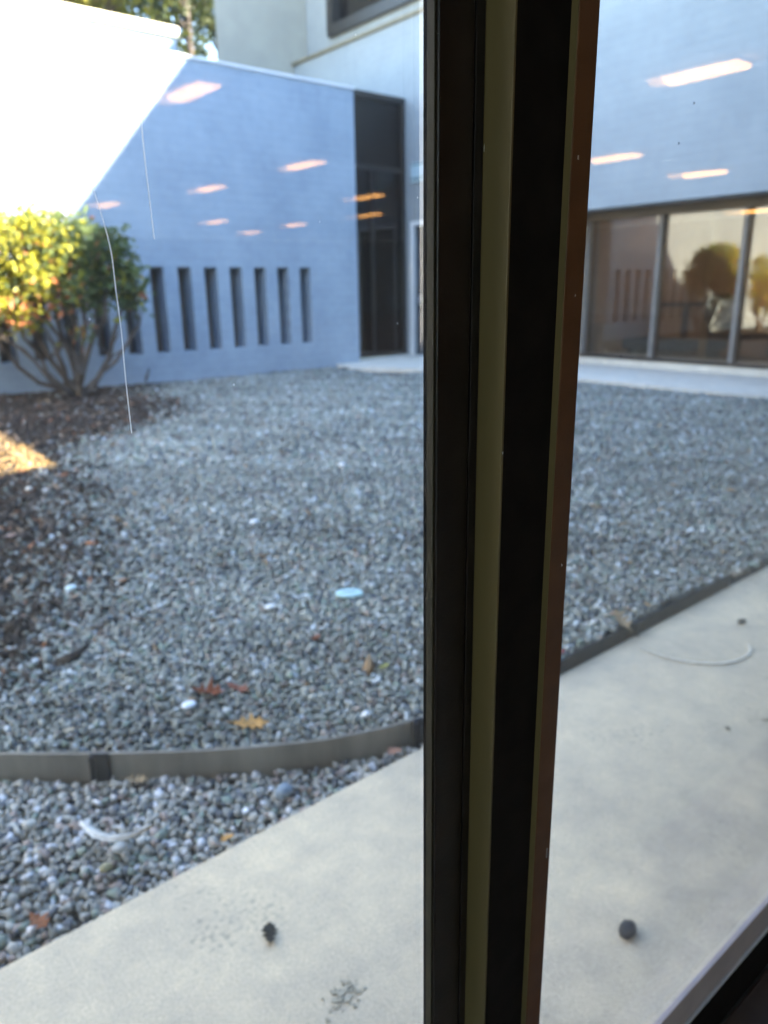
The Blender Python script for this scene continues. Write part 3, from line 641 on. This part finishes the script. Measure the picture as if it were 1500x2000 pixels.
# bottom rail and sill
SR = empty('window_sill', (.7, .27, .16), 'mauve grey bottom rail with silver bead above the brown sill', 'window sill')
MB().box(-1.2, XA-.001, .2985, .325, .161, .2845).build('bottom_rail', M['mauve'], SR)
MB().box(x7+.001, 1.55, .305, .325, .161, .225).build('outer_rail', M['mauve'], SR)
MB().box(x7+.001, 1.55, .2985, .3048, .161, .2975, bevel=.0012).build('bottom_rail', M['mauve'], SR)
MB().box(x7+.001, 1.55, .2955, .2984, .2465, .2520, bevel=.0008).build('bead', M['bead'], SR)
MB().box(x7+.001, 1.55, .2972, .2984, .167, .2460).build('gasket', M['rubber'], SR)
MB().box(-1.2, 1.55, .05, .2971, .10, .166, bevel=.004).build('sill_board', M['sill'], SR)
MB().box(-1.2, 1.55, .06, .12, .0, .099).build('under_wall', M['room_wall'], SR)

# cobweb strands and fly specks on the outside of the glass
def web(name, pts, r, label): return tag(MB().tube(resample(pts, 40), r, 5).build(name, M['web'], smooth=True), label, 'cobweb')
def resample3(pts, n):
    p = np.array(pts); t = np.linspace(0, 1, len(p)); u = np.linspace(0, 1, n)
    return [tuple(np.interp(u, t, p[:, i])[k] for i in range(3)) for k in range(n)]
def smooth3(pts, n):
    q = resample([(a, c) for a, b, c in pts], n); return [(a, pts[0][1], c) for a, c in q]
tag(MB().tube(smooth3([[.1401, .3255, 1.169], [.1400, .3255, 1.1547], [.1403, .3255, 1.1392], [.1407, .3255, 1.1221]], 24), .00025, 5).build('cobweb_strand', M['web']), 'short straight white cobweb strand high on the left glass', 'cobweb')
tag(MB().tube(smooth3([[.1162, .3255, 1.1434], [.1191, .3255, 1.1302], [.1212, .3255, 1.1166], [.1214, .3255, 1.1005], [.1217, .3255, 1.0838], [.1212, .3255, 1.0645], [.1211, .3255, 1.0399]], 50), .00019, 5).build('cobweb_strand', M['web']), 'long bending white cobweb strand hanging before the shrub', 'cobweb')
sp = MB()
for (sx, sz) in ((.5248, 1.2181), (.5101, 1.1918), (.4598, 1.0526)):
    sp.tube([(sx, YG-.0001, sz-.0009), (sx+.0002, YG-.0006, sz), (sx, YG-.0001, sz+.0009)], [.0002, .00045, .0002], 6)
tag(sp.build('fly_specks', M['rubber']), 'tiny dark specks dotted on the right window glass', 'specks', kind='stuff')
sp = MB()
for (sx, sz) in ((.1003, 1.0905), (.2564, 1.0828), (.2334, 1.2093), (.2706, 1.1438), (.21, 1.13), (.16, 1.06), (.05, 1.0)):
    sp.tube([(sx, YG-.0001, sz-.0004), (sx, YG-.0004, sz), (sx, YG-.0001, sz+.0004)], [.0001, .00028, .0001], 6)
tag(sp.build('dust_specks', M['web']), 'tiny white dust specks dotted on the left window glass', 'specks', kind='stuff')

# ------------------------------------------------------------------ shrub
LEAF_V = np.array([(0, 0, 0), (.5, .28, .05), (1, 0, -.06), (.5, -.28, .05)]); LEAF_F = np.array([(0, 1, 2, 3)])
def leaves(centers, size, cols, droop=0.0):
    n = len(centers); V = LEAF_V[None]*size[:, None, None]
    V = np.einsum('nij,nkj->nki', rot_mats(n, .75), V)+centers[:, None, :]
    Fc = LEAF_F[None]+(np.arange(n)*4)[:, None, None]
    return V.reshape(-1, 3), Fc.reshape(-1, 4), np.repeat(cols, 4, 0)
def bez(a, b, c, n=7): return [tuple((1-t)**2*np.array(a)+2*t*(1-t)*np.array(b)+t*t*np.array(c)) for t in np.linspace(0, 1, n)]
def shrub(base, tips, clumps, n_leaf, label, kind_cols, seed, leafsize=.055):
    r = np.random.default_rng(seed)
    S = empty('shrub', base, label, 'shrub')
    b = np.array(base)
    for tp in tips:
        tp = np.array(tp); mid = b+np.array([(tp[0]-b[0])*.75, (tp[1]-b[1])*.75, (tp[2]-b[2])*.38])+r.normal(0, .03, 3)
        pts = bez(b+r.normal(0, .035, 3)*[1, 1, .1], mid, tp, 8); pts = [tuple(np.array(p)+r.normal(0, .034, 3)*(1 if 0 < i_ else 0)) for i_, p in enumerate(pts)]
        mb = MB(); r0 = r.uniform(.024, .042); mb.tube(pts, [r0*(1-.62*i/7) for i in range(8)], 7)
        for q in range(3):
            i = r.integers(3, 7); p = np.array(pts[i]); e_ = p+np.array([r.normal(0, .16), r.normal(0, .16), r.uniform(.15, .38)])
            mb.tube(bez(p, p+(e_-p)*.5+[0, 0, -.02], e_, 5), [.011, .010, .008, .006, .004], 6)
        mb.build('stem', M['bark'], S, smooth=True)
    w = np.array([c[3]*c[4]*c[5] for c in clumps]); w = w/w.sum(); C_ = []; K = []
    which = r.choice(len(clumps), n_leaf, p=w)
    u = r.normal(size=(n_leaf, 3)); u /= np.linalg.norm(u, axis=1)[:, None]; rad = r.random(n_leaf)**.38
    cl = np.array(clumps)
    # leaves sit in little tufts so the crown breaks into light and dark clumps
    tufts = u*rad[:, None]
    nt_ = max(20, n_leaf//34); tc = tufts[:nt_]; pick = r.integers(0, nt_, n_leaf)
    pos = cl[which, :3]+(tc[pick]*.92)*cl[which, 3:6]+r.normal(0, .042, (n_leaf, 3))
    cols = kind_cols(pos, r, n_leaf, pick)
    v_, f_, c_ = leaves(pos, leafsize*r.lognormal(0, .25, n_leaf), cols)
    obj('foliage', v_, f_, M['leaf'], S, tint=c_)
    return S
def shrub_cols(pos, r, n, pick):
    tt = np.random.default_rng(5).random(4000)[pick]
    base = np.array([.10, .135, .045])*(0.7+.9*r.random((n, 1)))
    yel = np.array([.36, .34, .035])*(0.7+.6*r.random((n, 1)))
    sun_side = np.clip((2.75-pos[:, 0])/.5, 0, 1)                     # sunlight on the western leaves, painted in as more yellow
    m = (r.random(n) < .25+.55*sun_side) & (tt < .35+.6*sun_side); base[m] = yel[m]
    low = (pos[:, 0] < 2.6) & (pos[:, 2] < 1.15)
    m = (r.random(n) < np.where(low, .26, .045)); base[m] = (np.array([.42, .15, .06])*(0.7+.6*r.random((n, 1))))[m]
    return base
clA = [(2.10, 8.25, 1.55, .42, .40, .36), (2.55, 8.20, 1.62, .42, .42, .30), (2.35, 8.05, 1.25, .42, .35, .32), (2.95, 8.25, 1.42, .38, .36, .34), (3.18, 8.3, 1.16, .29, .27, .26), (3.22, 8.25, .98, .16, .16, .14), (1.85, 8.3, 1.20, .38, .36, .38), (2.75, 8.35, 1.10, .35, .3, .22), (3.05, 8.2, 1.62, .22, .22, .16), (2.62, 8.05, .72, .12, .12, .12), (2.02, 8.15, 1.0, .36, .35, .30), (2.3, 8.2, 1.72, .3, .3, .2)]
tipsA = [(1.55, 8.35, 1.05), (1.75, 8.1, 1.15), (1.95, 8.45, 1.3), (2.2, 8.1, 1.3), (2.45, 8.5, 1.45), (2.62, 8.1, 1.2), (2.8, 8.45, 1.35), (2.98, 8.15, 1.25), (3.22, 8.35, 1.1), (3.3, 8.2, .95), (2.1, 8.3, 1.2)]
shrub((2.56, 8.36, .0), tipsA, clA, 7600, 'rounded multi-stemmed shrub, half yellow in sun, before the slotted wall', shrub_cols, 3, .074)
clB = [(.55, 8.0, 1.35, .5, .45, .45), (.95, 7.9, 1.05, .4, .4, .4), (.2, 8.1, 1.0, .45, .4, .4), (.6, 7.9, .7, .5, .4, .3)]
shrub((.6, 8.05, .0), [(.2, 8.1, .9), (.5, 7.9, 1.1), (.9, 8.0, 1.0), (.7, 8.2, 1.2), (1.1, 7.9, .8)], clB, 5000, 'yellow shrub mirrored in the storefront glass at the right edge', shrub_cols, 4)
tag(MB().tube([(3.60, 9.02, -.03), (3.615, 9.02, .08), (3.66, 9.0, .20)], [.022, .018, .010], 7).build('dead_stub', M['bark'], smooth=True), 'short dead stub standing by the base of the white wall', 'stub')

# ------------------------------------------------------------------ trees beyond the roofs
def tree(base, h, r0, clumps, n_leaf, label, cols, seed, name, leafsize=.16, lean=0.0):
    r = np.random.default_rng(seed); Tn = empty(name, base, label, 'tree'); b = np.array(base)
    top = b+np.array([lean, 0, h]); pts = [tuple(b+(top-b)*t+np.array([math.sin(t*5+seed)*.12, 0, 0])) for t in np.linspace(0, 1, 9)]
    MB().tube(pts, [r0*(1-.75*t) for t in np.linspace(0, 1, 9)], 9).build('trunk', M['pinebark'], Tn, smooth=True)
    mb = MB()
    for cx, cyy, cz, rx, ry, rz in clumps:
        s_ = b+(top-b)*np.clip((cz-b[2]-.8)/h, .2, .96); e_ = np.array([cx, cyy, cz]); mb.tube(bez(s_, (s_+e_)/2+[0, 0, .2], e_, 5), [.07, .055, .045, .03, .015], 6)
    mb.build('limbs', M['pinebark'], Tn, smooth=True)
    cl = np.array(clumps); w = np.prod(cl[:, 3:], axis=1)**.7; wh = r.choice(len(cl), n_leaf, p=w/w.sum())
    u = r.normal(size=(n_leaf, 3)); u /= np.linalg.norm(u, axis=1)[:, None]; u *= r.random(n_leaf)[:, None]**.4
    nt_ = n_leaf//22; pick = r.integers(0, nt_, n_leaf)
    pos = cl[wh, :3]+u[:nt_][pick]*cl[wh, 3:6]+r.normal(0, .12, (n_leaf, 3))
    c0 = np.array(cols[0]); c1 = np.array(cols[1]); k = r.random((n_leaf, 1)); cc = c0*(1-k)+c1*k
    v_, f_, c_ = leaves(pos, leafsize*r.lognormal(0, .3, n_leaf), cc); obj('crown', v_, f_, M['leaf'], Tn, tint=c_)
    return Tn
def clumps_for(x, y, z0, z1, spread, n, seed, rr=(.5, 1.0)):
    r = np.random.default_rng(seed)
    return [(x+r.normal(0, spread), y+r.normal(0, spread*.7), r.uniform(z0, z1), r.uniform(*rr), r.uniform(*rr), r.uniform(rr[0]*.5, rr[1]*.6)) for _ in range(n)]
PINE = ((.030, .048, .014), (.085, .095, .022)); YEL = ((.16, .19, .03), (.30, .27, .05)); GRN = ((.04, .07, .015), (.11, .14, .03))
tree((11.2, 22, -.3), 15, .17, clumps_for(11.3, 22.3, 7.2, 14, .85, 34, 1, (.4, .8)), 7500, 'dark pine whose trunk rises between roof block and pale wing', PINE, 1, 'pine_tree')
tree((10.85, 23, -.3), 15, .15, clumps_for(10.9, 23, 9.2, 14.5, .9, 22, 2, (.4, .8)), 5000, 'slender pine trunk rising right above the roof block end', PINE, 2, 'pine_tree', lean=-.1)
tree((14.0, 25.5, -.3), 14, .22, clumps_for(13.6, 25.5, 7.4, 13, .9, 30, 3, (.5, .9)), 7500, 'bushier pine behind the pale upper wing', PINE, 3, 'pine_tree')
tree((7.6, 19.5, -.3), 8.6, .2, clumps_for(7.2, 19.5, 6.9, 8.9, .8, 18, 4, (.5, .9)), 5500, 'sunlit yellow green tree just over the roof block coping', YEL, 4, 'leafy_tree')

# ------------------------------------------------------------------ things lying on the ground
def lobed(n=4, depth=.62, seed=0):
    r = np.random.default_rng(seed); pts = []
    m = 2*n+1
    for i in range(m):
        t = i/(m-1); w = math.sin(math.pi*min(max(t*.94+.03, 0), 1))**.75*((.40 if depth > .3 else .24 if depth > .2 else .17)+(.05 if depth > .3 else .06)*r.normal()); w *= (1-depth) if i % 2 else 1.0
        pts.append((t, max(w, .015)))
    return pts
def dry_leaf(x, y, z, size, rz, col, label, seed, pitch=.15, curl=.25, lob=True, cat='leaf', name='fallen_leaf'):
    r = np.random.default_rng(seed); pts = lobed(5, .28, seed) if lob == 'mild' else lobed(4 if lob else 6, .66 if lob else .05, seed); vs = []; fs = []
    th = .0016/size
    for layer in (0, -th):
        for t, w in pts:
            for s_ in (-1, 0, 1):
                xx = t-.5; yy = w*s_; zz = curl*(yy*yy*2.2+xx*xx*.8)+.02*math.sin(9*t+s_*2)+layer
                vs.append((xx+(.05*abs(s_) if lob else 0), yy, zz))
    m = len(pts); o2 = 3*m
    for i in range(m-1):
        for s_ in (0, 1):
            a = i*3+s_; fs += [(a, a+3, a+4, a+1), (o2+a, o2+a+1, o2+a+4, o2+a+3)]
        for s_ in (0, 2):
            a = i*3+s_; fs.append((a, o2+a, o2+a+3, a+3) if s_ == 0 else (a, a+3, o2+a+3, o2+a))
    fs += [(0, 1, o2+1, o2), (1, 2, o2+2, o2+1)]; e_ = 3*(m-1); fs += [(e_, o2+e_, o2+e_+1, e_+1), (e_+1, o2+e_+1, o2+e_+2, e_+2)]
    mb = MB().add(vs, fs); mb.tube([(-.5, 0, curl*.2), (-.62, .01, curl*.2+.02), (-.74, .03, curl*.2+.01)], [.016, .012, .01], 5)
    R_ = Matrix.Rotation(rz, 3, 'Z') @ Matrix.Rotation(pitch, 3, 'Y') @ Matrix.Rotation(r.normal(0, .15), 3, 'X')
    mb.v = [tuple(R_ @ Vector(p)*size) for p in mb.v]; zmin = min(p[2] for p in mb.v)
    mb.v = [(p[0]+x, p[1]+y, p[2]-zmin+z) for p in mb.v]
    tint = np.array(col)*(0.85+.3*r.random((len(mb.v), 1)))
    return tag(mb.build(name, M['dry_leaf'], tint=tint), label, cat)
OR, RU, TA, BR, DK = (.62, .33, .10), (.26, .075, .03), (.46, .33, .19), (.16, .09, .05), (.030, .028, .022)
gh = lambda x, y: float(g_height(np.array(x), np.array(y)))+.008
def lv(x, y, size, deg, col, label, seed, z=None, **kw):
    dry_leaf(x, y, gh(x, y) if z is None else z, size, math.radians(deg), col, label, seed, **kw)
lv(.784, 1.515, .085, -25, OR, 'bright orange oak leaf on the gravel behind the curved edging', 1)
lv(.775, 1.735, .085, -35, RU, 'reddish curled leaf on gravel up left of the orange oak leaf', 2, curl=.6)
lv(.850, 1.700, .070, -60, (.30, .11, .07), 'narrow red brown leaf lying beside the reddish curled one', 3, curl=.7, lob=False)
lv(1.196, 1.815, .048, 40, RU, 'rust leaf below the pale turquoise disc on the gravel', 4, curl=.5)
lv(1.235, 1.52, .060, 20, (.36, .33, .10), 'yellow green leaf on gravel close to the dark post', 5, lob=False)
lv(1.478, 2.637, .062, -20, (.22, .13, .07), 'brown leaf on gravel up left of the turquoise disc', 6, curl=.5, lob=False)
lv(1.597, 2.513, .046, -45, (.50, .30, .12), 'small amber leaf beside the brown leaf in mid gravel', 7, lob=False)
lv(2.261, 3.425, .060, 10, (.07, .05, .03), 'dark brown leaf farthest out in the middle of the gravel', 8, curl=.5)
lv(.188, 1.245, .046, -70, (.33, .12, .05), 'rust leaf on coarse gravel at the lower left corner', 9, z=.003)
lv(.552, 1.212, .034, 20, OR, 'orange leaf tucked against the concrete walk edge', 10, z=.003)
lv(1.985, 1.215, .080, 75, TA, 'tan leaf leaning over the black edging strip', 11, z=.035, curl=.5, pitch=-.5)
lv(2.043, 1.275, .040, 110, (.52, .22, .10), 'orange tipped leaf behind the tan leaf at the black edging', 12)
lv(2.184, 1.245, .026, 30, OR, 'tiny orange leaf right of the tan leaf by the black edging', 13)
lv(2.923, 1.345, .032, 0, OR, 'small orange leaf on gravel near the far end of the black edging', 14)
lv(1.696, 1.235, .030, 60, (.36, .05, .05), 'small red leaf beside the dark post at the black edging', 15)
lv(1.013, 1.213, .044, 10, (.46, .24, .16), 'pinkish tan leaf where the edging meets the walk', 16, z=.003)
lv(.490, 1.545, .050, -30, TA, 'tan leaf curled under the joint of the curved edging', 17, z=-.012, curl=.6)
lv(.417, 1.790, .034, 40, (.60, .50, .36), 'cream leaf scrap on gravel left of the pale chip', 18)
lv(.73, 3.64, .095, 50, (.55, .34, .26), 'pinkish wood coloured leaf on the dark mulch at far left', 19, lob=False, z=.02)
lv(1.205, 3.612, .040, 10, (.58, .36, .14), 'amber leaf where mulch fades into gravel', 20, z=.02)
lv(.921, 2.745, .042, -20, (.52, .22, .08), 'orange brown leaf beside the pale chip at the mulch border', 21, z=.02)
lv(.72, 2.70, .045, 70, (.40, .26, .17), 'tan leaf among dark gravel left of the orange brown one', 22, z=.02)
lv(.496, .946, .052, 62, DK, 'dark crumpled leaf on the concrete left of the post', 23, z=.001, curl=.3, lob='mild')
lv(2.376, 1.006, .062, 5, (.045, .042, .036), 'dark leaf on the concrete below the black edging', 24, z=.001, lob=False)
lv(1.73, .73, .022, 40, DK, 'small dark leaf scrap in the middle of the right concrete', 25, z=.001, lob=False)
lv(1.844, .684, .024, -30, DK, 'small dark leaf scrap on concrete at the right photo edge', 26, z=.001, lob=False)

def pebble(x, y, z, size, col, label, seed, flat=.65, name='pebble', cat='pebble', sub=2, jit=.12):
    bm = bmesh.new(); bmesh.ops.create_icosphere(bm, subdivisions=sub, radius=.5); r = np.random.default_rng(seed)
    d = r.normal(size=(5, 3))
    for v_ in bm.verts:
        n_ = np.array(v_.co); k = 1+jit*sum(math.sin(float(n_ @ q)*3) for q in d)/2.5; v_.co = Vector((n_[0]*k*size, n_[1]*k*.8*size, n_[2]*k*flat*size))
    bm.verts.index_update(); vs = [tuple(v_.co+Vector((x, y, z+size*flat*.35))) for v_ in bm.verts]; fs = [[v_.index for v_ in f_.verts] for f_ in bm.faces]; bm.free()
    return tag(obj(name, vs, fs, M['stone'], smooth=True, tint=np.tile(col, (len(vs), 1))), label, cat)
pebble(.986, .534, 0, .036, (.034, .029, .024), 'dark lumpy pebble alone on the concrete right of the post', 31, .5, jit=.42)
pebble(.249, 1.537, -.008, .032, (.50, .48, .42), 'cream pebble near the left edge in the coarse gravel', 32)
pebble(.371, 1.335, -.004, .032, (.50, .49, .45), 'pale grey pebble just under the white feather', 33)
pebble(.331, 1.30, -.006, .026, (.28, .24, .12), 'olive pebble in coarse gravel below the feather', 34)
pebble(.727, 1.262, -.004, .046, (.20, .25, .30), 'large blue grey pebble beside the concrete walk edge', 35)
pebble(.705, 1.700, gh(.705, 1.7), .042, (.78, .82, .86), 'white elongated chip beside the reddish curled leaf', 36, .4)
pebble(2.742, 3.768, .01, .046, (.85, .85, .85), 'white pebble high in the gravel near the dark post', 37)
pebble(1.688, 3.055, .015, .044, (.80, .82, .82), 'white pebble in mid gravel above the brown leaf', 38)
pebble(1.213, 2.127, .02, .036, (.82, .82, .80), 'white pebble left below the turquoise disc', 39)
pebble(1.031, 4.459, .03, .040, (.70, .64, .54), 'cream pebble on the mulch below the sunlit patch', 40)
pebble(.737, 2.79, .02, .050, (.55, .66, .64), 'pale green chip at the border of mulch and gravel', 41, .45)
pebble(1.033, 1.348, gh(1.033, 1.348), .028, (.74, .74, .72), 'white pebble on the gravel just behind the curved edging', 42)

# pale turquoise oval disc with a line across
DS = empty('oval_disc', (1.499, 2.04, gh(1.5, 2.04)), 'pale turquoise oval disc lying on the gravel in mid photo', 'disc')
def ellipse_disc(cx, cyy, z0, z1, a, b, rot, n=30, bev=.004):
    mb = MB(); rings = [(1-bev/a, z0), (1, z0+bev), (1, z1-bev), (1-bev/a*1.4, z1)]; vs = []
    for s_, z in rings:
        for i in range(n):
            t = 2*math.pi*i/n; x_, y_ = a*s_*math.cos(t), b*s_*math.sin(t)
            vs.append((cx+x_*math.cos(rot)-y_*math.sin(rot), cyy+x_*math.sin(rot)+y_*math.cos(rot), z))
    fs = [(k*n+i, k*n+(i+1) % n, (k+1)*n+(i+1) % n, (k+1)*n+i) for k in range(3) for i in range(n)]+[tuple(range(n))[::-1], tuple(range(3*n, 4*n))]
    return mb.add(vs, fs)
mt = mat_noise('turquoise plastic', (.42, .62, .62), (.48, .68, .67), 20, .35)
zz = gh(1.5, 2.04); rt = math.radians(-41)
ellipse_disc(1.499, 2.04, zz, zz+.014, .052, .036, rt).build('body', mt, DS, smooth=False)
ellipse_disc(1.499, 2.04, zz+.0135, zz+.0155, .026, .003, rt, 16, .0006).build('groove', M['ink'], DS)

# pale curved streaks, each a thin bent strip
def streak(pts, wid, label, col_a, col_b, lift=1.0):
    q = resample([(p[0], p[1]) for p in pts], 22); zs = np.interp(np.linspace(0, 1, 22), np.linspace(0, 1, len(pts)), [p[2] for p in pts])
    F_ = empty('streak', (q[10][0], q[10][1], float(zs.min())), label, 'streak'); mb = MB(); vs = []; fs = []; cols = []
    for i, (x_, y_) in enumerate(q):
        a = Vector(q[max(i-1, 0)]); b = Vector(q[min(i+1, 21)]); d = (b-a).normalized(); n_ = Vector((-d.y, d.x)); t = i/21
        w = wid*math.sin(math.pi*min(1, t*.86+.1))**.7
        for s_, dz in ((-.8, .004), (0, .008), (1, .003)):
            k = 1+.08*math.sin(i*2.3+s_); vs.append((x_+n_.x*w*s_*k, y_+n_.y*w*s_*k, zs[i]+dz*lift)); cols.append(np.array(col_a)*(1-t**1.3)+np.array(col_b)*t**1.3)
    m3 = len(vs)
    vs += [(a, b, c-.0012) for a, b, c in vs]; cols += cols
    for i in range(21):
        for s_ in (0, 1):
            a = 3*i+s_; fs += [(a, a+1, a+4, a+3), (m3+a, m3+a+3, m3+a+4, m3+a+1)]
        fs += [(3*i, 3*i+3, m3+3*i+3, m3+3*i), (3*i+2, m3+3*i+2, m3+3*i+5, 3*i+5)]
    mb.add(vs, fs).build('curved_band', M['dry_leaf'], F_, tint=np.array(cols))
    MB().tube([(x_, y_, zs[i]+.009*lift) for i, (x_, y_) in enumerate(q)], [.0012*lift]*22, 5).build('shaft', M['web'], F_)
streak([(.330, 1.440, .020), (.345, 1.385, .014), (.371, 1.352, .012), (.405, 1.334, .014), (.440, 1.328, .02)], .012, 'white feather with tan tip on the coarse gravel at lower left', (.92, .90, .84), (.40, .29, .16))
streak([(1.955, 1.125, .003), (1.960, 1.04, .003), (1.987, .973, .003), (2.040, .915, .003), (2.110, .886, .003), (2.180, .885, .003), (2.232, .915, .003)], .007, 'long pale curved feather lying on the concrete right of the post', (.78, .68, .50), (.88, .80, .64), lift=.3)

# crusty patch on the concrete
cp = MB(); r = np.random.default_rng(9)
for k in range(110):
    cx, cyy = .529+r.normal(0, .015), .765+r.normal(0, .010); s_ = r.uniform(.0012, .0042)
    if math.hypot(cx-.531, cyy-.764) < .006: continue
    cp.prism([(cx+s_*math.cos(t)*r.uniform(.5, 1.3), cyy+s_*math.sin(t)*r.uniform(.5, 1.3)) for t in np.linspace(0, 6.28, 8)[:-1]], .0005, .0005+r.uniform(.0006, .003))
tag(cp.build('dirt_crust', mat_noise('tan crust', (.30, .255, .175), (.46, .41, .31), 120, .9)), 'small tan crusty patch of dirt on the concrete left of the post', 'dirt')
# straw scraps on the sill
st = MB()
for k in range(9):
    x_ = .62+.03*r.normal()+(.07 if k > 5 else 0); a = r.uniform(.3, 2.6); l_ = r.uniform(.01, .022)
    st.tube([(x_, .275+.006*r.normal(), .1695), (x_+l_*math.cos(a), .275+.006*r.normal(), .1705), (x_+2*l_*math.cos(a), .272, .1715)], [.0006, .0008, .0004], 5)
tag(st.build('straw_scraps', mat_noise('straw', (.42, .26, .10), (.52, .34, .14), 60, .8)), 'few dry straw scraps lying on the sill by the bottom rail', 'straw', kind='stuff')
